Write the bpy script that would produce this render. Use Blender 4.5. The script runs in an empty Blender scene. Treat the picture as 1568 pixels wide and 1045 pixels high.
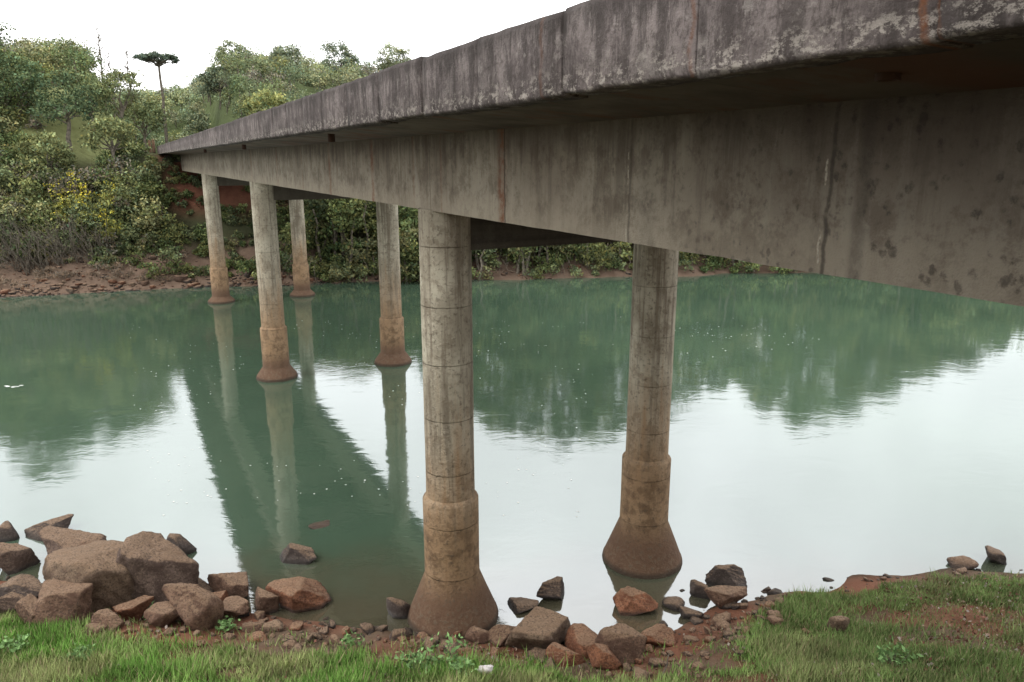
import bpy, bmesh, math, random
import numpy as np
from mathutils import Vector, noise
rng=np.random.default_rng(7); random.seed(7)
D=bpy.data; SC=bpy.context.scene
H=9.0
# ------------------------------------------------------------ helpers
TAB=rng.random((256,256))
def vn(x,y):
    x=np.asarray(x,float);y=np.asarray(y,float)
    xi=np.floor(x).astype(int);yi=np.floor(y).astype(int);fx=x-xi;fy=y-yi
    fx=fx*fx*(3-2*fx);fy=fy*fy*(3-2*fy)
    g=lambda a,b:TAB[a&255,b&255]
    return (g(xi,yi)*(1-fx)+g(xi+1,yi)*fx)*(1-fy)+(g(xi,yi+1)*(1-fx)+g(xi+1,yi+1)*fx)*fy
def fbm(x,y,o=4):
    s=0;a=.5
    for i in range(o): s=s+a*(vn(x*2**i+17*i,y*2**i+31*i)-.5);a*=.5
    return s
def sst(a,b,x):
    t=np.clip((x-a)/(b-a),0,1);return t*t*(3-2*t)
def mesh_np(name,V,F,cols=None,mats=(),midx=None,smooth=False,parent=None):
    V=np.asarray(V,np.float32);F=np.asarray(F,np.int32)
    me=D.meshes.new(name);me.vertices.add(len(V));me.vertices.foreach_set('co',V.ravel())
    n,k=F.shape
    me.loops.add(n*k);me.loops.foreach_set('vertex_index',F.ravel())
    me.polygons.add(n);me.polygons.foreach_set('loop_start',np.arange(n,dtype=np.int32)*k)
    if midx is not None: me.polygons.foreach_set('material_index',np.asarray(midx,np.int32))
    me.update(calc_edges=True)
    if cols is not None:
        a=me.attributes.new('Col','FLOAT_COLOR','POINT')
        c=np.ones((len(V),4),np.float32);c[:,:3]=cols;a.data.foreach_set('color',c.ravel())
    if smooth: me.polygons.foreach_set('use_smooth',np.ones(n,bool))
    for m in mats: me.materials.append(m)
    o=D.objects.new(name,me);SC.collection.objects.link(o)
    if parent: o.parent=parent
    return o
# ------------------------------------------------------------ node helpers
class NT:
    def __init__(s,name):
        s.m=D.materials.new(name);s.m.use_nodes=True;s.t=s.m.node_tree;s.t.nodes.clear()
        s.out=s.n('ShaderNodeOutputMaterial')
    def n(s,ty,**k):
        x=s.t.nodes.new(ty)
        for a,b in k.items(): setattr(x,a,b)
        return x
    def set(s,sock,v):
        if isinstance(v,bpy.types.NodeSocket): s.t.links.new(v,sock)
        elif isinstance(v,(tuple,list)) and len(v)==3 and sock.type=='RGBA': sock.default_value=(*v,1)
        else: sock.default_value=v
    def coord(s,kind='Object',scale=(1,1,1)):
        tc=s.n('ShaderNodeTexCoord');mp=s.n('ShaderNodeMapping');s.t.links.new(tc.outputs[kind],mp.inputs[0])
        mp.inputs['Scale'].default_value=scale;return mp.outputs[0]
    def noise(s,co,scale,detail=5,rough=.55,dist=0):
        x=s.n('ShaderNodeTexNoise');s.set(x.inputs['Vector'],co);x.inputs['Scale'].default_value=scale
        x.inputs['Detail'].default_value=detail;x.inputs['Roughness'].default_value=rough;x.inputs['Distortion'].default_value=dist
        return x.outputs['Fac']
    def ramp(s,f,a,b,lo=0,hi=1):
        x=s.n('ShaderNodeMapRange');x.interpolation_type='SMOOTHSTEP';s.set(x.inputs[0],f)
        for i,v in zip((1,2,3,4),(a,b,lo,hi)): x.inputs[i].default_value=v
        return x.outputs[0]
    def math(s,op,a,b=0.,c=None):
        x=s.n('ShaderNodeMath',operation=op);s.set(x.inputs[0],a);s.set(x.inputs[1],b)
        if c is not None:s.set(x.inputs[2],c)
        return x.outputs[0]
    def mix(s,f,a,b,bt='MIX'):
        x=s.n('ShaderNodeMix',data_type='RGBA',blend_type=bt);s.set(x.inputs[0],f);s.set(x.inputs[6],a);s.set(x.inputs[7],b)
        return x.outputs[2]
    def attr(s,nm='Col'):
        return s.n('ShaderNodeAttribute',attribute_name=nm).outputs['Color']
    def bump(s,h,st=.3,d=.02):
        x=s.n('ShaderNodeBump');s.set(x.inputs['Height'],h);x.inputs['Strength'].default_value=st;x.inputs['Distance'].default_value=d
        return x.outputs[0]
    def princ(s,col,rough=.9,nrm=None,spec=.3):
        p=s.n('ShaderNodeBsdfPrincipled');s.set(p.inputs['Base Color'],col);s.set(p.inputs['Roughness'],rough)
        p.inputs['Specular IOR Level'].default_value=spec
        if nrm is not None:s.set(p.inputs['Normal'],nrm)
        s.t.links.new(p.outputs[0],s.out.inputs[0]);return p
    def xyz(s,co):
        x=s.n('ShaderNodeSeparateXYZ');s.set(x.inputs[0],co);return x.outputs
# ------------------------------------------------------------ materials
def band(n,x,c,w,wob=None):
    d=n.math('SUBTRACT',x,c)
    if wob is not None:d=n.math('ADD',d,wob)
    d=n.math('ABSOLUTE',d)
    return n.ramp(d,w*.2,w,1,0)
def mat_girder(name='weathered_shaded_girder_concrete',mul=1.):
    n=NT(name);co=n.coord();X,Y,Z=n.xyz(co)
    big=n.noise(co,.6,6,.6);st=n.noise(n.coord(scale=(2.4,2.4,.22)),1.8,7,.7);fine=n.noise(co,9,6,.7);mot=n.noise(co,2.6,8,.75)
    c=n.mix(n.ramp(big,.35,.65),(.18,.152,.118),(.265,.235,.185))
    c=n.mix(n.math('MULTIPLY',n.ramp(mot,.46,.6),.6),c,(.11,.087,.064))
    c=n.mix(n.math('MULTIPLY',n.ramp(st,.5,.66),.5),c,(.08,.063,.047))
    c=n.mix(n.math('MULTIPLY',n.ramp(st,.46,.36),.3),c,(.31,.285,.235))
    c=n.mix(n.math('MULTIPLY',n.ramp(fine,.52,.7),.55),c,(.09,.07,.052))
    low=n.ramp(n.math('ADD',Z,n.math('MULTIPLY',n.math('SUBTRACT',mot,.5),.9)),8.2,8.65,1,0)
    c=n.mix(n.math('MULTIPLY',low,.45),c,(.31,.27,.205))  # lower edge lightened in colour for light bounced off the water
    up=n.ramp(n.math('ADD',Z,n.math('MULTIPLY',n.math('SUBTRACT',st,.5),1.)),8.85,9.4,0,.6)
    c=n.mix(up,c,(.06,.046,.036))  # shade under the slab overhang painted along the top band
    v=n.n('ShaderNodeTexVoronoi');n.set(v.inputs['Vector'],n.coord(scale=(1,1,.75)));v.inputs['Scale'].default_value=11
    sp=n.ramp(n.math('ADD',v.outputs['Distance'],n.math('MULTIPLY',n.math('SUBTRACT',fine,.5),1.6)),.12,.36,1,0)
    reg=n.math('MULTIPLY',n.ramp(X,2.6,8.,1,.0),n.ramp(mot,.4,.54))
    dk=n.mix(n.math('MULTIPLY',n.ramp(X,2.2,8,.68,0),n.ramp(Z,8.3,9.1,.65,1)),c,(.042,.033,.027))  # near end darkened in colour for shade from overhang and bank
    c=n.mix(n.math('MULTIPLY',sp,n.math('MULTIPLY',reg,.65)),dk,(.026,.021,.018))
    wob=n.math('MULTIPLY',n.math('SUBTRACT',n.noise(n.coord(scale=(.01,.01,1)),2.5,4),.5),.14)
    for p,w,a in ((9.38,.17,.85),(15.4,.16,.7),(12.9,.09,.3),(11.6,.06,.3),(19.,.16,.5),(22.2,.08,.4),(26,.18,.4),(31.5,.25,.4)):
        c=n.mix(n.math('MULTIPLY',n.math('MULTIPLY',band(n,X,p,w,wob),n.ramp(n.math('ADD',mot,n.math('MULTIPLY',fine,.5)),.6,.85,.2,1)),a),c,(.15,.06,.03))
    for p,w,a in ((3.9,.03,.8),(3.62,.09,.45),(6.4,.03,.5),(9.28,.022,.9),(12.1,.025,.5),(6.1,.2,.15)):
        c=n.mix(n.math('MULTIPLY',n.math('MULTIPLY',band(n,X,p,w,wob),n.ramp(fine,.3,.5,.4,1)),a),c,(.04,.033,.027))
    for p in (3.95,6.44):
        c=n.mix(n.math('MULTIPLY',n.math('MULTIPLY',band(n,X,p,.016,wob),n.ramp(fine,.5,.6)),.6),c,(.4,.37,.3))
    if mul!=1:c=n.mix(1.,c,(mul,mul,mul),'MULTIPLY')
    h=n.math('ADD',fine,n.math('ADD',mot,n.noise(co,60,3)))
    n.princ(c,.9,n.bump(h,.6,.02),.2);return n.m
def mat_fascia():
    n=NT('stained_fascia_concrete');co=n.coord();X,Y,Z=n.xyz(co)
    big=n.noise(co,1.8,9,.75);st=n.noise(n.coord(scale=(3.0,3.0,.7)),2.2,8,.78);fine=n.noise(co,16,7,.8)
    c=n.mix(n.ramp(big,.38,.62),(.10,.084,.082),(.22,.19,.185))
    c=n.mix(n.math('MULTIPLY',n.ramp(st,.44,.58),.72),c,(.052,.043,.041))
    c=n.mix(n.math('MULTIPLY',n.ramp(fine,.5,.62),.6),c,(.055,.045,.042))
    pale=n.math('MULTIPLY',n.ramp(n.noise(co,4.5,8,.8),.55,.64),.4);c=n.mix(pale,c,(.36,.33,.31))
    c=n.mix(n.math('MULTIPLY',n.ramp(n.math('ADD',Z,n.math('MULTIPLY',n.math('SUBTRACT',st,.5),.7)),9.84,10.08),.7),c,(.045,.038,.036))
    lo=n.math('MULTIPLY',n.ramp(Z,9.52,9.74,1,0),n.ramp(n.noise(n.coord(scale=(1,1,1.6)),7,9,.82),.51,.57))
    c=n.mix(n.math('MULTIPLY',lo,.8),c,(.48,.44,.40))
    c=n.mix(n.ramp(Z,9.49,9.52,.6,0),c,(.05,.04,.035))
    wob=n.math('MULTIPLY',n.math('SUBTRACT',n.noise(n.coord(scale=(.01,.01,1)),3.5,4),.5),.15)
    for p,w,a in ((2.2,.03,.8),(2.12,.02,.6),(3.7,.03,.4),(5.5,.04,.25)):
        c=n.mix(n.math('MULTIPLY',n.math('MULTIPLY',band(n,X,p,w,wob),n.ramp(fine,.35,.6,.3,1)),a),c,(.2,.08,.035))
    c=n.mix(1.,c,n.attr(),'MULTIPLY')
    n.princ(c,.92,n.bump(n.math('ADD',fine,big),.9,.035),.2);return n.m
def mat_soffit():
    n=NT('slab_soffit_concrete');co=n.coord();X,Y,Z=n.xyz(co)
    big=n.noise(co,.9,6,.65);fine=n.noise(co,10,6,.7)
    c=n.mix(n.ramp(big,.35,.65),(.075,.062,.05),(.14,.118,.095))
    c=n.mix(n.math('MULTIPLY',n.ramp(n.noise(n.coord(scale=(1,.4,1)),2.1,5,.7),.52,.66),.75),c,(.13,.05,.027))
    c=n.mix(n.ramp(X,1,8,.75,0),c,(.035,.026,.021))  # underside shade painted in, deepening towards the near end
    wob=n.math('MULTIPLY',n.math('SUBTRACT',n.noise(co,3,4),.5),.5)
    c=n.mix(n.math('MULTIPLY',band(n,X,2.7,.5,wob),.8),c,(.075,.032,.018))
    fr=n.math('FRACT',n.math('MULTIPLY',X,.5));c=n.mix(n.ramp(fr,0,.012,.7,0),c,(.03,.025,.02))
    n.princ(c,.92,n.bump(fine,.4,.02),.2);return n.m
def mat_column():
    n=NT('pier_column_concrete');co=n.coord();X,Y,Z=n.xyz(co)
    big=n.noise(co,1.1,6,.6);st=n.noise(n.coord(scale=(4,4,.22)),1.5,6,.65);fine=n.noise(co,12,6,.7);mot=n.noise(co,3.2,8,.75)
    c=n.mix(n.ramp(big,.35,.65),(.28,.25,.19),(.43,.395,.31))
    c=n.mix(n.math('MULTIPLY',n.ramp(st,.47,.62),.7),c,(.125,.098,.07))
    c=n.mix(n.math('MULTIPLY',n.ramp(mot,.5,.6),.5),c,(.15,.118,.083))
    zz=n.math('ADD',Z,n.math('MULTIPLY',n.math('SUBTRACT',st,.5),7.))
    c=n.mix(n.ramp(zz,1.6,5.2,.85,0),c,(.28,.17,.09))
    c=n.mix(n.math('MULTIPLY',n.ramp(Z,1.,4.2,1,.0),n.ramp(mot,.45,.58,.0,.7)),c,(.11,.07,.042))
    zz=n.math('ADD',Z,n.math('MULTIPLY',n.math('SUBTRACT',mot,.5),1.1))
    c=n.mix(n.ramp(zz,.5,1.25,.85,0),c,(.095,.053,.035))
    c=n.mix(n.math('MULTIPLY',n.ramp(Z,.9,.3,0,.5),n.ramp(fine,.5,.6)),c,(.2,.15,.1))
    c=n.mix(n.ramp(Z,.05,.16,.8,0),c,(.04,.03,.022))
    c=n.mix(n.math('MULTIPLY',n.ramp(fine,.53,.66),.6),c,(.08,.062,.045))
    fr=n.math('FRACT',n.math('MULTIPLY',n.math('ADD',Z,n.math('MULTIPLY',fine,.03)),.93))
    ring=n.math('MULTIPLY',n.ramp(fr,.0,.02,1,0),n.ramp(mot,.35,.6,.15,.7))
    c=n.mix(ring,c,(.08,.063,.046))
    n.princ(c,.88,n.bump(n.math('SUBTRACT',n.math('ADD',fine,mot),ring),.9,.03),.25);return n.m
def mat_rock():
    n=NT('basalt_rock');g=n.n('ShaderNodeNewGeometry')
    pz=n.xyz(g.outputs['Position'])[2];big=n.noise(g.outputs['Position'],3.3,7,.7);fine=n.noise(g.outputs['Position'],26,7,.75)
    c=n.attr();c=n.mix(n.ramp(big,.4,.6),c,n.mix(1.,c,(.5,.46,.46),'MULTIPLY'))
    nz=n.xyz(g.outputs['Normal'])[2]
    c=n.mix(n.math('MULTIPLY',n.ramp(nz,.5,.92),n.ramp(fine,.3,.6,.25,.75)),c,(.31,.205,.13))  # tan tops on upward faces, their lit look put into the colour
    c=n.mix(n.math('MULTIPLY',n.ramp(fine,.56,.66),.5),c,(.33,.26,.19))
    c=n.mix(n.math('MULTIPLY',n.ramp(big,.6,.5,0,1),n.ramp(fine,.5,.4,0,.7)),c,(.045,.033,.027))
    c=n.mix(n.ramp(pz,.04,.14,.75,0),c,(.025,.02,.017))
    n.princ(c,n.ramp(pz,.06,.2,.35,.85),n.bump(n.math('ADD',fine,n.math('MULTIPLY',big,2.)),1.,.055),.3);return n.m
def mat_ground():
    n=NT('bank_soil');g=n.n('ShaderNodeNewGeometry');P=g.outputs['Position']
    a=n.noise(P,1.3,7,.7);b=n.noise(P,16,6,.75)
    c=n.attr();c=n.mix(n.ramp(a,.4,.65,0,.5),c,n.mix(1.,c,(.5,.45,.4),'MULTIPLY'))
    c=n.mix(n.ramp(b,.5,.68,0,.45),c,n.mix(1.,c,(1.7,1.55,1.4),'MULTIPLY'))
    n.princ(c,.95,n.bump(n.math('ADD',a,b),.9,.06),.15);return n.m
def mat_leaf(name):
    n=NT(name);c=n.attr();d=n.n('ShaderNodeBsdfDiffuse');n.set(d.inputs[0],c);n.t.links.new(d.outputs[0],n.out.inputs[0]);return n.m
def mat_bark():
    n=NT('bark');P=n.n('ShaderNodeNewGeometry').outputs['Position'];f=n.noise(P,5,5,.7)
    n.princ(n.mix(n.ramp(f,.35,.65),(.07,.058,.045),(.19,.165,.13)),.9);return n.m
def mat_water():
    n=NT('river_water');P=n.n('ShaderNodeNewGeometry').outputs['Position']
    mp=n.n('ShaderNodeMapping');n.set(mp.inputs[0],P);mp.inputs['Scale'].default_value=(.7,1.1,1)
    w1=n.noise(mp.outputs[0],1.1,3,.5,.6);w2=n.noise(mp.outputs[0],6.5,3,.55)
    pt=n.noise(P,.09,4,.6)
    h=n.math('ADD',n.math('MULTIPLY',w1,.8),n.math('MULTIPLY',n.math('MULTIPLY',w2,.22),n.ramp(pt,.38,.6,.1,1)))
    nb=n.bump(h,.1,.09)
    murk=n.mix(n.ramp(n.noise(P,.12,4),.35,.65),(.052,.088,.058),(.063,.104,.068))
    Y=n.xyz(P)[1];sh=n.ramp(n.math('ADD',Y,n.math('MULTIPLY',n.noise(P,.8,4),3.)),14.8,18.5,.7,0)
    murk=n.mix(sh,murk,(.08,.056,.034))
    d=n.n('ShaderNodeBsdfDiffuse');n.set(d.inputs[0],murk)
    g=n.n('ShaderNodeBsdfGlossy');g.inputs['Roughness'].default_value=.055;g.inputs[0].default_value=(.94,.975,1,1);n.set(g.inputs['Normal'],nb)
    fr=n.n('ShaderNodeFresnel');fr.inputs[0].default_value=1.33
    fac=n.ramp(fr.outputs[0],.02,.45,.29,.52)
    m=n.n('ShaderNodeMixShader');n.set(m.inputs[0],fac)
    L=n.t.links;L.new(d.outputs[0],m.inputs[1]);L.new(g.outputs[0],m.inputs[2]);L.new(m.outputs[0],n.out.inputs[0]);return n.m
def mat_flat(name,col,rough=.8,var=.3):
    n=NT(name);P=n.n('ShaderNodeNewGeometry').outputs['Position'];f=n.noise(P,9,5,.65)
    n.princ(n.mix(n.ramp(f,.35,.65),col,tuple(c*(1-var) for c in col)),rough,n.bump(f,.3,.01));return n.m
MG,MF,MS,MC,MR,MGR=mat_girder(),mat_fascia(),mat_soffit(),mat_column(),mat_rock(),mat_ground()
MGD=mat_girder('shade_darkened_concrete',.28)  # girder concrete copy with the shade below the deck multiplied into its colour
ML,MB,MW=mat_leaf('foliage'),mat_bark(),mat_water()
MGS=mat_leaf('grass_blades')
MASPH=mat_flat('asphalt',(.055,.055,.055));MRUST=mat_flat('rusty_steel',(.06,.03,.02));MDK=mat_flat('dark_joint',(.02,.018,.016))
# ------------------------------------------------------------ terrain
XN=[-400,-60,-30,-11,-5.7,-.3,2.2,3.6,5.5,11.6,30,60,400];YN=[60,26,19,14.5,13.3,12.7,12.7,13.1,14.1,15.0,19,26,60]
XF=[-400,-60,-35,-23,-7,20,44,100,400];YF=[20,45,49,53,56,60,63,75,150]
yn=lambda x:np.interp(x,XN,YN)
yf=lambda x:np.interp(x,XF,YF)
CA,SA=math.cos(math.radians(27.5)),math.sin(math.radians(27.5))
def st_of(x,y): return -SA*x+CA*y, CA*x+SA*y
def B(s,t): return (-SA*s+CA*t, CA*s+SA*t)
def terrain(x,y):
    x=np.asarray(x,float);y=np.asarray(y,float)
    dn=yn(x)-y+fbm(x*.5,y*.5)*1.2; df=y-yf(x)+fbm(x*.22+9,y*.22)*3
    zn=np.interp(dn,[-9,-3,0,.5,3,6,9,12,14,40,300],[-2.2,-.7,0,.12,.8,1.95,4.0,6.2,7.2,8.3,10])+fbm(x*1.3,y*1.3,5)*.22*sst(-.5,1.,dn)
    zl=np.interp(df,[-9,-3,0,1.5,4,12,30,50,95,115,200,800],[-2.2,-.9,0,.6,2.0,8.5,10.0,12.5,23,25,27.5,30])
    zr=np.interp(df,[-9,-3,0,1.5,4,12,30,60,110,200,800],[-2.2,-.9,0,.6,1.8,7.2,9.,12,19,24,27])
    w=sst(-25,10,x);zf=zl*(1-w)+zr*w
    zf=zf+5.8*sst(-32.5,-40,x)*sst(6,22,df)*(1-sst(60,100,df))
    zf=zf+fbm(x*.06,y*.06)*10*sst(30,110,df)+fbm(x*.5,y*.5)*.9*sst(0,5,df)
    zf=zf-4.0*sst(-52,-66,x)*sst(70,110,df)
    z=np.where(y<(yn(x)+yf(x))*.5,zn,zf)
    s,t=st_of(x,y)
    wt=sst(-2,2.2,t)*(1-sst(13,17,t))
    w=wt*sst(66.5,70.5,s)*(1-sst(150,190,s));z=z*(1-w)+9.55*w
    w=wt*sst(-4,-8,s);z=z*(1-w)+9.55*w
    return z
def axis(segs):
    o=[]
    for a,b,st in segs: o+=list(np.arange(a,b,st))
    return np.array(o+[segs[-1][1]])
gx=axis([(-900,-300,60),(-300,-90,12),(-90,-48,2.5),(-48,-14,.8),(-14,15,.16),(15,60,1.2),(60,120,5),(120,300,15),(300,900,60)])
gy=axis([(-300,-60,30),(-60,-10,4),(-10,7,.8),(7,17,.14),(17,45,1.5),(45,80,.6),(80,160,2.5),(160,300,10),(300,1500,60)])
GX,GY=np.meshgrid(gx,gy);GZ=terrain(GX,GY)
nx,ny=len(gx),len(gy)
idx=np.arange(nx*ny).reshape(ny,nx)
F=np.stack([idx[:-1,:-1],idx[:-1,1:],idx[1:,1:],idx[1:,:-1]],-1).reshape(-1,4)
X,Y,Z=GX.ravel(),GY.ravel(),GZ.ravel()
dn=yn(X)-Y;df=Y-yf(X)
def L3(a,b,w): return np.asarray(a)*(1-w[:,None])+np.asarray(b)*w[:,None]
near=Y<(yn(X)+yf(X))/2
def grassmask(x,y):
    d=yn(x)-y
    st=np.interp(x,[-12,-3,0,3.5,5,6],[1.3,1.5,1.3,1.5,.5,.1])
    m=sst(0,.7,d-st+fbm(x*1.7,y*1.7)*1.3)
    dirt=sst(.04,.2,fbm(x*.55+40,y*.8+3,4)+.32*sst(6.,9.5,x)*sst(1.3,3.2,d)+.22*sst(.2,1.6,x)*(1-sst(2.8,4.6,x)))
    return m*(1-dirt*.9)
gm=grassmask(X,Y)
c1=L3((.20,.092,.058),(.15,.105,.073),sst(-.1,.15,fbm(X*.9,Y*.9)))
c1=L3(c1,(.075,.09,.03),gm*.8)
c1=L3(c1,(.05,.045,.03),1-sst(-.6,.1,dn))
s_,t_=st_of(X,Y)
c2=L3((.15,.105,.078),(.05,.055,.028),sst(4,6,df))
c2=L3(c2,(.085,.11,.045),sst(22,40,df))
red=sst(2.5,4.,t_+fbm(X*.8,Y*.8)*3)*(1-sst(11,14,t_))*sst(62,65,s_)*(1-sst(70,74,s_))*sst(4,6,Z)
c2=L3(c2,(.15,.06,.04),np.clip(red*1.1,0,1)*.85)
gr=sst(69,72,s_)*(1-sst(95,110,s_))*(1-sst(3,5,t_))*sst(-14,-8,t_);c2=L3(c2,(.19,.21,.085),gr*.9)
cc=np.where(near[:,None],c1,c2)
mesh_np('ground',np.stack([X,Y,Z],1),F,cc,[MGR],smooth=True)
mesh_np('river_water',[(-850,-290,0),(850,-290,0),(850,500,0),(-850,500,0)],[(0,1,2,3)],None,[MW])
# ------------------------------------------------------------ bridge (local x=s, y=-t)
BR=D.objects.new('concrete_road_bridge',None);SC.collection.objects.link(BR);BR.rotation_euler=(0,0,math.radians(117.5))
def prism(name,prof,s0,s1,mat,step=1.0,jit=0.):
    n=max(1,int((s1-s0)/step));ss=np.linspace(s0,s1,n+1);k=len(prof)
    V=[];Fq=[]
    for s in ss:
        for j,(t,z) in enumerate(prof):
            V.append((s,-t+jit*float(fbm(s*2+j*9,j*3.3)),z+jit*float(fbm(s*2+5,j*7.1+2))))
    for i in range(n):
        for j in range(k):
            a=i*k+j;b=i*k+(j+1)%k;Fq.append((a,b,b+k,a+k))
    me=D.meshes.new(name);me.from_pydata(V,[],Fq+[tuple(range(k))[::-1],tuple(range(n*k,(n+1)*k))])
    bm=bmesh.new();bm.from_mesh(me);bmesh.ops.recalc_face_normals(bm,faces=bm.faces);bm.to_mesh(me);bm.free()
    me.materials.append(mat);o=D.objects.new(name,me);SC.collection.objects.link(o);o.parent=BR;return o
S0,S1=-8.5,70.0
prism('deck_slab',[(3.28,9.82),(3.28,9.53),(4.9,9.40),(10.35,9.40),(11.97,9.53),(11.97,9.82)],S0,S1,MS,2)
prism('road_surface',[(3.45,9.86),(3.45,9.824),(11.8,9.824),(11.8,9.86)],S0-3,S1+3,MASPH,20)
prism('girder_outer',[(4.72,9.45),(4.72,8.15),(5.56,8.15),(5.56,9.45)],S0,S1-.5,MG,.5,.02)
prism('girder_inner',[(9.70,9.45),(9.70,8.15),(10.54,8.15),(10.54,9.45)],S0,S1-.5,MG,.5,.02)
def fascia(name,ta,tb):
    V=[];Fq=[];C=[]
    s=2.14-1.53*7
    while s<S1:
        n=8;L=1.53-.014;off=rng.normal(0,.006);sh=rng.uniform(.85,1.1);dz=rng.normal(0,.005)
        prof=[(ta+.01,9.49),(ta-.012,9.52),(ta-.012,10.07),(ta+.008,10.12),(tb,10.12),(tb,9.49)]
        k=len(prof);b0=len(V)
        for i in range(n+1):
            u=s+L*i/n
            for j,(t,z) in enumerate(prof):
                V.append((u,-(t+off+.012*float(fbm(u*3,j*5.)) ),z+dz+.038*float(fbm(u*4.1+3,j*4.+8))));C.append((sh,sh*rng.uniform(.985,1.0),sh*.98))
        for i in range(n):
            for j in range(k):
                a=b0+i*k+j;b=b0+i*k+(j+1)%k;Fq.append((a,b,b+k,a+k))
        Fq.append((b0,b0+1,b0+2,b0+5));Fq.append((b0+2,b0+3,b0+4,b0+5))
        e=b0+n*k;Fq.append((e,e+1,e+2,e+5));Fq.append((e+2,e+3,e+4,e+5))
        s+=1.53
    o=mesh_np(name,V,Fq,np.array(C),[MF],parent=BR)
    bm=bmesh.new();bm.from_mesh(o.data);bmesh.ops.recalc_face_normals(bm,faces=bm.faces);bm.to_mesh(o.data);bm.free()
fascia('parapet_near',3.15,3.40);
fascia('parapet_far',11.85,12.10)
prism('parapet_joint_filler',[(3.19,10.08),(3.19,9.52),(3.36,9.52),(3.36,10.08)],S0,S1,MDK,40)
PS=[12.36,31.5,50.9];TN,TF=5.08,10.1
def lathe(name,prof,s,t,mat,seg=40):
    V=[];Fq=[]
    for i,(r,z) in enumerate(prof):
        for j in range(seg):
            a=2*math.pi*j/seg;rr=r*(1+.018*float(fbm(np.cos(a)*2+s,np.sin(a)*2+z*1.5)))
            V.append((s+rr*math.cos(a),-t+rr*math.sin(a),z))
    for i in range(len(prof)-1):
        for j in range(seg):
            a=i*seg+j;b=i*seg+(j+1)%seg;Fq.append((a,b,b+seg,a+seg))
    o=mesh_np(name,V,Fq,None,[mat],smooth=True,parent=BR);
    try:o.data.set_sharp_from_angle(angle=math.radians(35))
    except Exception:pass
for i,s in enumerate(PS):
    for j,t in enumerate((TN,TF)):
        hc=[.98,.5,.4][i];zs=[2.6,2.15,2.2][i];rb=[.91,.84,.84][i]
        if j==1:t=[9.85,10.25,10.3][i];zs-=.1
        pr=[(rb+.12,-1.6),(rb+.02,-.02),(rb,.08),(rb-.03,.14)]
        pr+=[(.55+(rb-.03-.55)*(1-u)**1.0,.14+(hc-.14)*u) for u in (.25,.5,.75,1)]
        pr+=[(.545,hc+(zs-hc)*u) for u in (.25,.5,.75,1)]+[(.53,zs+.03),(.475,zs+.09)]
        pr+=[(.47,zs+.09+(8.17-zs-.09)*u) for u in np.linspace(.06,1,16)]
        lathe(f'column_{i*2+j+1}',pr,s,t,MC)
    prism(f'pier_crossbeam_{i+1}',[(TN+.1,9.42),(TN+.1,7.43),(TF-.1,7.43),(TF-.1,9.42)],s-.28,s+.28,MGD,1)
for i,s in enumerate([-1.5,3.5,7.9,18.7,25.1,38,44.4,57,63.5]):
    prism(f'diaphragm_{i+1}',[(5.5,9.42),(5.5,8.55),(9.75,8.55),(9.75,9.42)],s-.12,s+.12,MGD,1)
for k,(a,b) in enumerate(((S0-1.2,S0+1.0),(S1-1.2,S1+.6))):
    prism(f'abutment_{k+1}',[(3.6,9.38),(3.6,3.),(11.6,3.),(11.6,9.38)],a,b,MGD,1)
def pipe(name,s,t,z0,z1,r,mat):
    V=[];Fq=[];n=14
    for rr,z in ((r,z1),(r,z0),(r*.75,z0),(r*.75,z1)):
        for j in range(n):V.append((s+rr*math.cos(6.2832*j/n),-t+rr*math.sin(6.2832*j/n),z))
    for i in range(3):
        for j in range(n):a=i*n+j;b=i*n+(j+1)%n;Fq.append((a,b,b+n,a+n))
    mesh_np(name,V,Fq,None,[mat],parent=BR)
for i,(s,t,z) in enumerate(((2.95,3.95,9.44),(14.8,3.75,9.34),(26.2,3.75,9.34),(38.5,3.75,9.34))):
    pipe(f'deck_drain_{i+1}',s,t,z,9.6,.07,MRUST)
for nm,a,b in (('approach_road',S1+3,150),('approach_road',-90,S0-3)):
    V=[];Fq=[];ss=np.linspace(a,b,30)
    for s in ss:
        for t in (3.9,11.4):
            x,y=B(s,t);V.append((x,y,9.60))
    for i in range(29):Fq.append((i*2,i*2+1,i*2+3,i*2+2))
    mesh_np(nm,V,Fq,None,[MASPH])
for s,t in ((71.,2.9),(73.6,2.7)):
    x,y=B(s,t);z=float(terrain(x,y))
    bm=bmesh.new();bmesh.ops.create_cube(bm,size=1)
    for v in bm.verts:
        k=1 if v.co.z<0 else .85
        v.co=Vector((v.co.x*.22*k,v.co.y*.22*k,v.co.z*1.3+.5))
    bmesh.ops.bevel(bm,geom=bm.edges[:],offset=.03,segments=2,affect='EDGES')
    me=D.meshes.new('guard_post');bm.to_mesh(me);bm.free();me.materials.append(MC);o=D.objects.new('guard_post',me);o.location=(x,y,z);SC.collection.objects.link(o)
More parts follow.
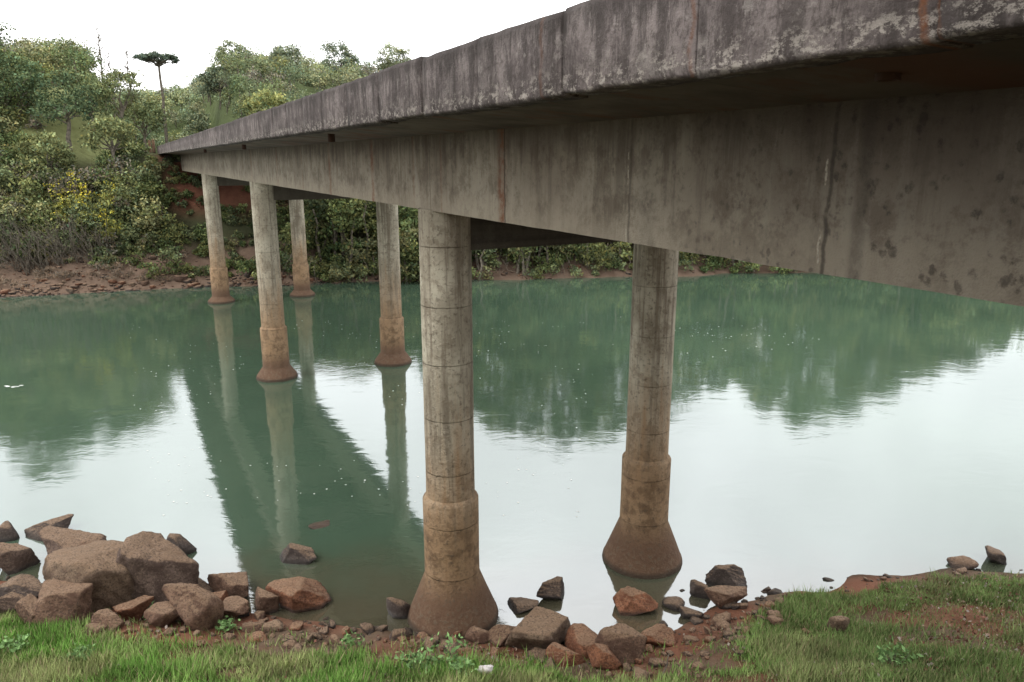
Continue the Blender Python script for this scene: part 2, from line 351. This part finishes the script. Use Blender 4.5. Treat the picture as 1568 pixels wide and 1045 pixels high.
# ------------------------------------------------------------ rocks
def ico(sub):
    bm=bmesh.new();bmesh.ops.create_icosphere(bm,subdivisions=sub,radius=1);bm.verts.ensure_lookup_table()
    V=np.array([v.co[:] for v in bm.verts]);Fq=np.array([[v.index for v in f.verts] for f in bm.faces]);bm.free();return V,Fq
ICO={k:ico(k) for k in (2,3,5)}
def rockshape(sub,size,rg,planes=9):
    V,Fq=ICO[sub]
    P=rg.normal(size=(planes,3));P/=np.linalg.norm(P,axis=1)[:,None]
    P=np.vstack([P,[[.15,.05,.99],[.3,.1,-1]]]);P/=np.linalg.norm(P,axis=1)[:,None];d=np.concatenate([rg.uniform(.42,.85,planes),[rg.uniform(.45,.7),.8]])
    dots=V@P.T;r=np.where(dots>.05,d/np.maximum(dots,.05),9.);r=np.hstack([r,np.full((len(V),1),1.2)])
    k=60.;r=-np.log(np.exp(-k*r).sum(1))/k
    ox=rg.uniform(0,50)
    r=r*(1+.10*fbm(V[:,0]*2.2+V[:,2]*1.7+ox,V[:,1]*2.2-V[:,2]*1.1)+.14*fbm(V[:,0]*6+V[:,2]*5+ox,V[:,1]*6+V[:,2]*3,5))
    W=V*r[:,None];W/=np.abs(W).max(0)
    return W*np.asarray(size),Fq
def rotz(W,a):
    c,s=math.cos(a),math.sin(a);return np.stack([W[:,0]*c-W[:,1]*s,W[:,0]*s+W[:,1]*c,W[:,2]],1)
f_=1130.;TH=math.atan(277/1130.)
def onground(px,py):
    u=(px-784)/f_;v=(522-py)/f_;d=np.array([u,math.cos(TH)+v*math.sin(TH),-math.sin(TH)+v*math.cos(TH)])
    for z in np.linspace(2.5,-0,400):
        k=(H-z)/-d[2];x,y=d[0]*k,d[1]*k
        g=max(float(terrain(x,y)),0.)
        if g>=z-.004:break
    ax=y*math.cos(TH)+(H-z)*math.sin(TH)
    return x,y,z,ax/f_
RC=[(.21,.125,.085),(.145,.10,.078),(.28,.12,.065),(.105,.082,.072),(.25,.175,.12)]
BL=[(15,875,60,55,1),(8,825,38,28,3),(75,822,78,34,3),(98,862,95,55,1),(165,930,190,118,4),(238,925,115,115,1),(85,950,95,65,0),(25,930,75,50,3),(290,955,90,78,0),
(358,918,82,55,0),(350,945,60,32,0),(272,852,38,38,3),(455,935,95,50,2),(450,862,62,28,3),(497,808,46,9,2),(403,940,50,38,0),(610,945,42,32,3),
(848,920,48,34,3),(800,934,46,14,3),(818,990,105,50,4),(775,985,50,30,0),(893,1003,95,42,2),(970,940,68,46,2),(958,1008,85,62,0),(1006,988,52,36,2),
(1030,932,36,14,3),(1110,900,60,42,3),(1112,930,66,36,0),(1075,915,34,30,3),(1060,948,36,16,3),(1530,862,40,22,3),(1480,870,44,18,0),
(1290,968,36,26,4),(1268,888,16,9,3),(1362,884,14,8,3),(1190,908,30,12,3),(1045,905,12,8,3),(145,870,60,40,0),(290,925,60,40,3),(330,930,50,35,2),(165,965,50,25,0),(690,975,40,18,2),(735,985,45,22,0),(120,925,50,35,0),(45,955,60,35,0),(5,945,50,50,1),(240,960,60,30,0),(200,950,60,35,2),(925,1020,60,40,2),(868,1020,60,30,2)]
for i,(px,py,w,h,ci) in enumerate(BL):
    rg=np.random.default_rng(100+i);x,y,z,mp=onground(px,py)
    sw=w*mp*.56;sh=h*mp*.6
    W,Fq=rockshape(5 if w>45 else 3,(sw,sw*rg.uniform(.6,.85),sh),rg)
    a=rg.uniform(-.3,.3);W=np.stack([W[:,0]*math.cos(a)-W[:,2]*math.sin(a),W[:,1],W[:,0]*math.sin(a)+W[:,2]*math.cos(a)],1)
    W=W+np.array([0,sw*.3,sh*.5 if h>12 else -sh*.3])
    c=np.array(RC[ci])*rg.uniform(.85,1.2)
    o=mesh_np('boulder',W,Fq,np.tile(c,(len(W),1)),[MR],smooth=True);o.location=(x,y,z)
def rubble(name,pts,sizes,sub=2,dark=1.):
    VV=[];FF=[];CC=[];b=0
    for i,(p,s) in enumerate(zip(pts,sizes)):
        rg=np.random.default_rng(5000+i)
        W,Fq=rockshape(sub,(s,s*rg.uniform(.6,1),s*rg.uniform(.4,.75)),rg,9);W=rotz(W,rg.uniform(0,6.28))+np.array(p)
        VV.append(W);FF.append(Fq+b);b+=len(W);CC.append(np.tile(np.array(RC[rg.integers(0,5)])*rg.uniform(.7,1.2)*dark,(len(W),1)))
    mesh_np(name,np.vstack(VV),np.vstack(FF),np.vstack(CC),[MR],smooth=False)
pts=[];sz=[]
for i in range(1300):
    x=rng.uniform(-14,5.5) if i<1150 else rng.uniform(5,16);d=rng.normal(.7,.65) if x<5.5 else rng.normal(.1,.3)
    y=float(yn(x))-d;s=float(np.clip(rng.lognormal(-2.95,.65),.018,.24))
    if x>5.5:s*=.6
    z=float(terrain(x,y))
    if z<-.25:continue
    pts.append((x,y,z+s*.2));sz.append(s)
rubble('shore_rubble',pts,sz,3)
pts=[];sz=[]
for i in range(1500):
    x=rng.uniform(-50,-14) if i<1350 else rng.uniform(-14,45);df_=abs(rng.normal(.6,1.6))-.4;y=float(yf(x))+df_;z=float(terrain(x,y))
    s=float(np.clip(rng.lognormal(-2.1,.55),.05,.5))
    if z<-.3:continue
    pts.append((x,y,max(z,-.1)+s*.1));sz.append(s)
rubble('far_bank_rocks',pts,sz,2,.6)
# ------------------------------------------------------------ foliage
class Leaves:
    def __init__(s):s.P=[];s.S=[];s.C=[]
    def crown(s,C,r,rz,n,ls,col,K=9,spread=.62,lob=.42):
        C=np.asarray(C,float)
        lc=rng.normal(size=(K,3));lc/=np.linalg.norm(lc,axis=1)[:,None];lc*=rng.uniform(.35,1,(K,1))**.5
        lc*=np.array([r,r,rz])*spread;lr=r*lob*rng.uniform(.6,1.3,K);lb=rng.uniform(.6,1.4,K)
        k=rng.integers(0,K,n);d=rng.normal(size=(n,3));d/=np.linalg.norm(d,axis=1)[:,None]
        fl=rng.random(n)<.6;d[fl,2]=np.abs(d[fl,2])
        rad=lr[k]*rng.uniform(.45,1.18,n)
        p=C+lc[k]+d*rad[:,None]*np.array([1,1,min(1.,.5+.5*rz/r)])
        hue=rng.normal(0,.12,(n,1))
        c=np.asarray(col)*(lb[k]*rng.uniform(.65,1.35,n)*(.85+.25*d[:,2]))[:,None]*(1+hue*np.array([1,.25,-.5]))  # leaf colour carries painted shading: lobes lighter above, darker below
        s.P.append(p);s.S.append(ls*rng.uniform(.55,1.35,n));s.C.append(np.clip(c,.004,.6))
    def arrays(s,asp=.5):
        P=np.vstack(s.P);S=np.concatenate(s.S)[:,None];C=np.vstack(s.C);n=len(P)
        u=rng.normal(size=(n,3));u/=np.linalg.norm(u,axis=1)[:,None];w=rng.normal(size=(n,3));w=np.cross(u,w);w/=np.linalg.norm(w,axis=1)[:,None]+1e-9
        V=np.stack([P-u*S*.5,P+w*S*asp*.5,P+u*S*.5,P-w*S*asp*.5],1).reshape(-1,3)
        return V,np.arange(4*n).reshape(n,4),np.repeat(C,4,axis=0)
def limb(p0,p1,r0,r1,seg=6,n=5,wob=.05):
    p0=np.array(p0,float);p1=np.array(p1,float);ax=p1-p0;L=np.linalg.norm(ax);ax/=L
    a=np.cross(ax,[0,0,1.]) if abs(ax[2])<.9 else np.cross(ax,[1.,0,0]);a/=np.linalg.norm(a);b=np.cross(ax,a)
    V=[];Fq=[];off=rng.normal(0,wob*L,(n+1,2));off[0]=0
    for i in range(n+1):
        u=i/n;c=p0+ax*L*u+a*off[i,0]*u+b*off[i,1]*u;r=r0+(r1-r0)*u
        for j in range(seg):
            t=6.2832*j/seg;V.append(c+r*(a*math.cos(t)+b*math.sin(t)))
    for i in range(n):
        for j in range(seg):q=i*seg+j;w=i*seg+(j+1)%seg;Fq.append((q,w,w+seg,q+seg))
    return np.array(V),np.array(Fq)
def build(name,lv,limbs,leafmat=ML,asp=.5):
    VV=[];FF=[];CC=[];M=[];b=0
    if lv is not None and lv.P:
        V,Fq,C=lv.arrays(asp);VV.append(V);FF.append(Fq);CC.append(C);M.append(np.zeros(len(Fq)));b=len(V)
    for V,Fq in limbs:
        VV.append(V);FF.append(Fq+b);b+=len(V);CC.append(np.full((len(V),3),.15));M.append(np.ones(len(Fq)))
    return mesh_np(name,np.vstack(VV),np.vstack(FF),np.vstack(CC),[leafmat,MB],np.concatenate(M))
GREENS=[(.145,.175,.07),(.185,.20,.08),(.11,.145,.06),(.205,.205,.10),(.16,.185,.09),(.13,.155,.08)]
def pick():
    g=np.array(GREENS[rng.integers(0,len(GREENS))]);return g*rng.uniform(.72,1.2)
def T(x,y):return float(terrain(x,y))
lv=Leaves();lb=[];n_=0
while n_<450:
    x=rng.uniform(-50,-27.);d=rng.uniform(3.8,28);y=float(yf(x))+d
    s,t=st_of(x,y)
    if t>2.2 and s>50:continue
    if s>67.5 and t>-7+rng.uniform(-2,2) :continue
    if x/y<-.8:continue
    n_+=1
    r=rng.uniform(.8,2.0)*(.7 if d<5 else 1);z=T(x,y)
    col=pick()
    if rng.random()<.1:col=np.array((.18,.16,.12))
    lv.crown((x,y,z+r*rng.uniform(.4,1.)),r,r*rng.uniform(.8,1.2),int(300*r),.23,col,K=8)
for i in range(560):
    x=rng.uniform(-33,-8);d=rng.uniform(1.3,15);y=float(yf(x))+d;s,t=st_of(x,y)
    if x<-27 and d<3:continue
    if s>69.3 and 2<t<13:continue
    r=rng.uniform(.5,1.25)
    if 3.4<t<12 and s>58 :
        if rng.random()<.12:continue
        r*=.65
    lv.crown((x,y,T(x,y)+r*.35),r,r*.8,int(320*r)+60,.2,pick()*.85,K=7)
for k in range(130):
    x=rng.uniform(-40,-30);y=float(yf(x))+rng.uniform(2.8,5.);z=T(x,y)
    for q in range(3):
        lb.append(limb((x,y,z),(x+rng.normal(0,.8),y+rng.normal(-1.0,.5),z+rng.uniform(1.2,3.)),.03,.012,4,4,.06))
build('riverbank_shrubs',lv,lb)
lv=Leaves()
for i in range(90):
    x=rng.uniform(-40,-25);y=float(yf(x))+rng.uniform(1.0,4.6);lv.crown((x,y,T(x,y)+.15),rng.uniform(.5,1.1),.35,190,.26,(.22,.17,.125),K=5)
build('dry_creepers',lv,[],asp=.1)
# right far bank
lv=Leaves();lb=[]
ZT=lambda x:float(np.interp(x,[-22,-14,-9,-6,-2,3,8,12,15,18,21,24,29,33,37,42,45,49,60,120],[6,7.5,9,11,16.5,18,17,16.5,15,12.,12.,15,18,15.5,12.5,11.5,8.5,5.5,5,6]))+rng.uniform(-1.5,.6)
for i in range(410):
    x=rng.uniform(-24,58);u=rng.random();d=-.3+u*10;y=float(yf(x))+d
    s,t=st_of(x,y)
    if t<13. and x<-5:continue
    g=T(x,y);top=min(ZT(x),g+4+u*13)
    r=rng.uniform(1.2,2.4)
    zc=max(g+r*.5,top-r)
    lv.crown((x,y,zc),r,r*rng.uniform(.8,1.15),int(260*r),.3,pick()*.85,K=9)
    zz=zc-r*1.3
    while zz>g+.3:
        if rng.random()<.75:
            r2=rng.uniform(1.2,2.1);lv.crown((x+rng.normal(0,.8),y+rng.normal(-.3,.6),zz),r2,r2*.9,int(200*r2),.3,pick()*.75,K=8)
        zz-=rng.uniform(1.6,2.6)
    if zc>g+2:lb.append(limb((x,y,g-.2),(x+rng.normal(0,.4),y,zc),.14,.06,6,4,.03))
for i in range(420):
    x=rng.uniform(-20,58);d=rng.uniform(-.4,5);y=float(yf(x))+d;r=rng.uniform(.5,1.3)
    lv.crown((x,y,max(T(x,y),0)+r*.5),r,r*.8,int(280*r),.2,pick()*1.05,K=6)
for i in range(110):
    x=rng.uniform(-18,45);y=float(yf(x))+rng.uniform(-.6,1.5);z=rng.uniform(1.2,2.6);lb.append(limb((x,y+1,z),(x+rng.normal(0,.5),y-.4,max(.05,z-rng.uniform(1,2.4))),.022,.008,4,4,.08))
build('riverside_trees',lv,lb)
# hill forest
lv=Leaves();lb=[];n_=0
while n_<1280:
    y=rng.uniform(68,205);x=rng.uniform(-.84,-.06)*y;d=y-float(yf(x))
    if d<13:continue
    s,t=st_of(x,y)
    if -2<t<15 and s<150:continue
    if -11<t<=-2 and s<92:continue
    if x/y>-.2 and y>150:continue
    n_+=1
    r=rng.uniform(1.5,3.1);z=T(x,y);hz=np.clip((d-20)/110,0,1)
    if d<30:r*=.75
    col=pick()*(1+.45*hz)+np.array([.05,.058,.06])*hz*1.5  # distance haze put into leaf colour: farther crowns paler and greyer
    q=rng.random()
    if q<.09:col=np.array([.27,.27,.10])
    elif q<.2:col=np.array([.22,.205,.16])
    hh=r*.5+rng.uniform(0.,1.6)
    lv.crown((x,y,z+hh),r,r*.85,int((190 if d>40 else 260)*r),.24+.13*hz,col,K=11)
    lb.append(limb((x,y,z-.3),(x,y,z+hh),.12,.06,5,2,.02))
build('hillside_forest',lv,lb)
def broadleaf(x,y,h,r,col,ls=.24,n=1500,name='broadleaf_tree'):
    z=T(x,y);lv=Leaves();lb=[limb((x,y,z-.4),(x+.2,y,z+h*.62),.2,.11,8,6,.03)]
    for k in range(9):
        a=k*.9+rng.uniform(-.2,.2);e=(x+r*.6*math.cos(a),y+r*.6*math.sin(a),z+h*rng.uniform(.42,.88))
        lb.append(limb((x+.1,y,z+h*rng.uniform(.3,.5)),e,.08,.025,5,5,.06))
        lv.crown(e,r*.55,r*.5,n//7,ls,col*rng.uniform(.85,1.15),K=7)
    lv.crown((x,y,z+h*.85),r*.7,r*.5,n//4,ls,col,K=8)
    build(name,lv,lb)
def pos(px,d): return (px-784)/f_/1.065*d
for px,d,h,r,c in ((15,63,4.8,2.6,(.11,.15,.075)),(85,62,5.6,2.9,(.09,.125,.065)),(125,66,5.4,2.4,(.16,.19,.09)),(45,58,4.2,2.2,(.19,.21,.095)),(172,74,6.4,2.5,(.2,.22,.11)),(150,61,4.4,2.1,(.19,.21,.095)),(205,80,5.4,2.4,(.17,.20,.095)),(-40,64,6.5,2.8,(.11,.14,.07))):
    broadleaf(pos(px,d),d,h,r,np.array(c),.24,2100)
for px,d,h,r,c in ((355,140,6.5,3.6,(.23,.26,.16)),(430,142,7.,3.6,(.22,.25,.16)),(520,145,8,4,(.19,.225,.155)),(600,140,7,3.6,(.24,.265,.16)),(330,120,6,3,(.18,.215,.14)),(400,95,5.0,2.8,(.29,.31,.13)),(300,130,6,3,(.22,.25,.155))):
    broadleaf(pos(px,d),d,h,r,np.array(c),.38,2400)  # ridge trees get pale greens with the haze painted in
x=pos(112,57);lv=Leaves()
for k in range(10):
    xx,yy=x+rng.normal(0,1.5),55.6+rng.normal(0,.9);r=rng.uniform(.5,.9);lv.crown((xx,yy,T(xx,yy)+2.5+rng.normal(0,.8)),r,r*1.1,80,.16,(.42,.37,.06),K=12,spread=1.0)
    lv.crown((xx,yy,T(xx,yy)+2.),r*1.2,r*1.5,300,.2,(.23,.235,.075),K=7)
build('yellow_flowering_shrub',lv,[limb((x,55.6,T(x,55.6)),(x,55.6,T(x,55.6)+2),.06,.03)])
x,y=pos(240,118),118.;z=T(x,y);top=24.5;lv=Leaves();lb=[limb((x,y,z-.5),(x+.2,y,top-1.0),.26,.16,10,8,.006)]
for k in range(26):
    a=k*2.4;rr=rng.uniform(1.6,3.4);e=(x+rr*math.cos(a),y+rr*math.sin(a),top-.35-.12*rr+rng.uniform(-.2,.25))
    lb.append(limb((x+.1,y,top-1.9+rng.uniform(0,.8)),e,.08,.035,5,4,.03));lv.crown(e,.9,.45,300,.24,(.12,.155,.115),K=6)
lv.crown((x,y,top-.2),1.8,.45,700,.24,(.13,.165,.12),K=8)
build('araucaria_tree',lv,lb)
for px,d,top in ((151,84,23.4),(192,92,21.8),(163,86,20.5)):
    x=pos(px,d);y=d;z=T(x,y);lb=[limb((x,y,z-.3),(x+.1,y,top),.11,.02,7,8,.012)]
    for k in range(26):
        u=rng.uniform(.35,.97);b=(x+.1*u,y,z+(top-z)*u);L=(1.15-u)*rng.uniform(1.2,2.6);a=rng.uniform(0,6.28)
        e=(b[0]+L*.6*math.cos(a),y+L*.6*math.sin(a),b[2]+L*.8);lb.append(limb(b,e,.05,.012,4,4,.06))
        for q in range(3):
            m=[b[i]+(e[i]-b[i])*rng.uniform(.4,.9) for i in range(3)];lb.append(limb(m,(m[0]+rng.normal(0,.4),m[1]+rng.normal(0,.4),m[2]+rng.uniform(.2,.7)),.02,.008,3,2,.05))
    build('bare_tree',None,lb)
# ------------------------------------------------------------ grass
N=480000
x=rng.uniform(-13.5,15,N);y=yn(x)-rng.uniform(-.1,5.6,N)
g=grassmask(x,y);keep=rng.random(N)<g*np.interp(x,[0,6],[1,.8]);keep|=rng.random(N)<.035*(yn(x)-y>.8)
x,y,g=x[keep],y[keep],g[keep];z=terrain(x,y);n=len(x)
cl=fbm(x*1.1+70,y*1.1,4);lush=np.interp(x,[-1,4],[1,.55])
h=(.05+.12*rng.random(n)**1.4)*(1+2.*np.clip(cl+.05,-.25,.5))*(.6+.6*lush)
a=rng.uniform(0,6.283,n);lean=rng.uniform(.1,.9,n)*h;wd=rng.uniform(.006,.013,n);b=a+1.57+rng.normal(0,.5,n)
p0=np.stack([x-np.cos(b)*wd,y-np.sin(b)*wd,z-.01],1);p1=np.stack([x+np.cos(b)*wd,y+np.sin(b)*wd,z-.01],1)
p2=np.stack([x+np.cos(a)*lean,y+np.sin(a)*lean,z+h],1)
V=np.stack([p0,p1,p2],1).reshape(-1,3)
base=L3((.18,.34,.075),(.28,.32,.13),sst(-.12,.15,fbm(x*.8+11,y*.8)));base=L3(base,(.22,.27,.12),np.interp(x,[1,6],[0,.7]))
base*=(1+1.2*fbm(x*2.3,y*2.3))[:,None]
dry=rng.random(n)<.14;base[dry]=(.34,.28,.17);base*=rng.uniform(.6,1.25,(n,1))
mesh_np('grass',V,np.arange(3*n).reshape(n,3),np.repeat(base,3,axis=0),[MGS])
lv=Leaves();M_=14000;x=rng.uniform(-13,15,M_);y=yn(x)-rng.uniform(.4,6,M_);dens=fbm(x*.7+5,y*.7)+.25*sst(5,9,x);k=rng.random(M_)<sst(-.1,.3,dens)
x,y=x[k],y[k];lv.P.append(np.stack([x,y,terrain(x,y)+.05],1));lv.S.append(rng.uniform(.03,.085,len(x)))
pal=np.array([(.20,.09,.07),(.14,.07,.055),(.28,.2,.15),(.36,.31,.27)]);lv.C.append(pal[rng.integers(0,4,len(x))]*rng.uniform(.7,1.2,(len(x),1)))
build('fallen_leaves',lv,[],asp=.7)
for px,py,r in ((680,1020,.5),(640,1030,.35),(710,1035,.3),(220,945,.3),(350,965,.22),(1370,1020,.3),(120,1010,.25),(540,990,.22),(20,1000,.25)):
    x,y,z,_=onground(px,py);lv=Leaves();lb=[]
    for k in range(16):
        a=rng.uniform(0,6.28);L=r*rng.uniform(.3,1);e=(x+L*math.cos(a)*.8,y+L*math.sin(a)*.8,z+r*rng.uniform(.3,.9));lb.append(limb((x,y,z),e,.006,.003,4,3,.05))
        q=7;lv.P.append(np.array(e)+rng.normal(0,.05,(q,3)));lv.S.append(rng.uniform(.06,.13,q));lv.C.append(np.array([(.17,.28,.11)])*rng.uniform(.6,1.6,(q,1)))
    build('leafy_weed',lv,lb)
x,y,z,_=onground(743,1036);W,Fq=rockshape(3,(.13,.11,.10),np.random.default_rng(3),14);W*=1+.12*rng.normal(size=(len(W),1))
mesh_np('crumpled_paper_litter',W,Fq,None,[mat_flat('litter_paper',(.75,.7,.7),.6,.25)]).location=(x,y,z+.13)
x,y,z,_=onground(1020,1030);build('driftwood_stick',None,[limb((x-.15,y-.25,z+.02),(x+.1,y+.25,z+.18),.012,.008)])
V=[];Fq=[]
def speck(x,y,r):
    b=len(V);n=6;k=rng.uniform(.4,1)
    for j in range(n):V.append((x+r*math.cos(j*1.047),y+r*k*math.sin(j*1.047),.006))
    Fq.append(tuple(range(b,b+n)))
for i in range(620):
    x=rng.uniform(-14,3);y=rng.uniform(17,42)
    if fbm(x*.25+3,y*.25)<-.02:continue
    speck(x*y/26,y,rng.uniform(.012,.035))
for q in range(6):
    x0,y0=-20.2+rng.normal(0,.25),29+rng.normal(0,.1);speck(x0,y0,.1)
for i in range(50):
    speck(12+rng.normal(0,2.5),38+rng.normal(0,2),rng.uniform(.02,.04))
me=D.meshes.new('foam_specks');me.from_pydata(V,[],Fq);me.materials.append(mat_flat('foam',(.75,.76,.72),.7,.1));SC.collection.objects.link(D.objects.new('foam_specks',me))
# ------------------------------------------------------------ world + sun
w=D.worlds.new('World');SC.world=w;w.use_nodes=True;t=w.node_tree;t.nodes.clear()
o=t.nodes.new('ShaderNodeOutputWorld');bg=t.nodes.new('ShaderNodeBackground');sk=t.nodes.new('ShaderNodeTexSky');sk.sky_type='NISHITA';sk.sun_disc=False
EL,AZ=52,-115
sk.sun_elevation=math.radians(EL);sk.sun_rotation=math.radians(AZ);sk.air_density=1;sk.dust_density=3
tc=t.nodes.new('ShaderNodeTexCoord');nz=t.nodes.new('ShaderNodeTexNoise');nz.inputs['Scale'].default_value=2.6;nz.inputs['Detail'].default_value=6
mr=t.nodes.new('ShaderNodeMapRange');mr.inputs[1].default_value=.32;mr.inputs[2].default_value=.68;mr.inputs[3].default_value=13;mr.inputs[4].default_value=20
cb=t.nodes.new('ShaderNodeCombineColor');mx=t.nodes.new('ShaderNodeMix');mx.data_type='RGBA';mx.inputs[0].default_value=.93
L=t.links;L.new(tc.outputs['Generated'],nz.inputs['Vector']);L.new(nz.outputs['Fac'],mr.inputs[0])
for i in range(3):L.new(mr.outputs[0],cb.inputs[i])
L.new(sk.outputs[0],mx.inputs[6]);L.new(cb.outputs[0],mx.inputs[7]);L.new(mx.outputs[2],bg.inputs[0]);bg.inputs[1].default_value=.145;L.new(bg.outputs[0],o.inputs[0])
sl=D.lights.new('sun','SUN');sl.energy=1.5;sl.angle=math.radians(20);sl.color=(1,.95,.87);so=D.objects.new('sun',sl);SC.collection.objects.link(so)
sd=Vector((math.sin(math.radians(AZ))*math.cos(math.radians(EL)),math.cos(math.radians(AZ))*math.cos(math.radians(EL)),math.sin(math.radians(EL))))
so.rotation_euler=sd.to_track_quat('Z','Y').to_euler()
cd=D.cameras.new('camera');cd.lens=f_/1568*36;cd.sensor_width=36;cd.clip_end=3000;cd.clip_start=.05
co=D.objects.new('camera',cd);co.location=(0,0,H);co.rotation_euler=(math.pi/2-TH,0,0);SC.collection.objects.link(co);SC.camera=co
SC.view_settings.view_transform='Standard';SC.view_settings.look='None';SC.view_settings.exposure=0
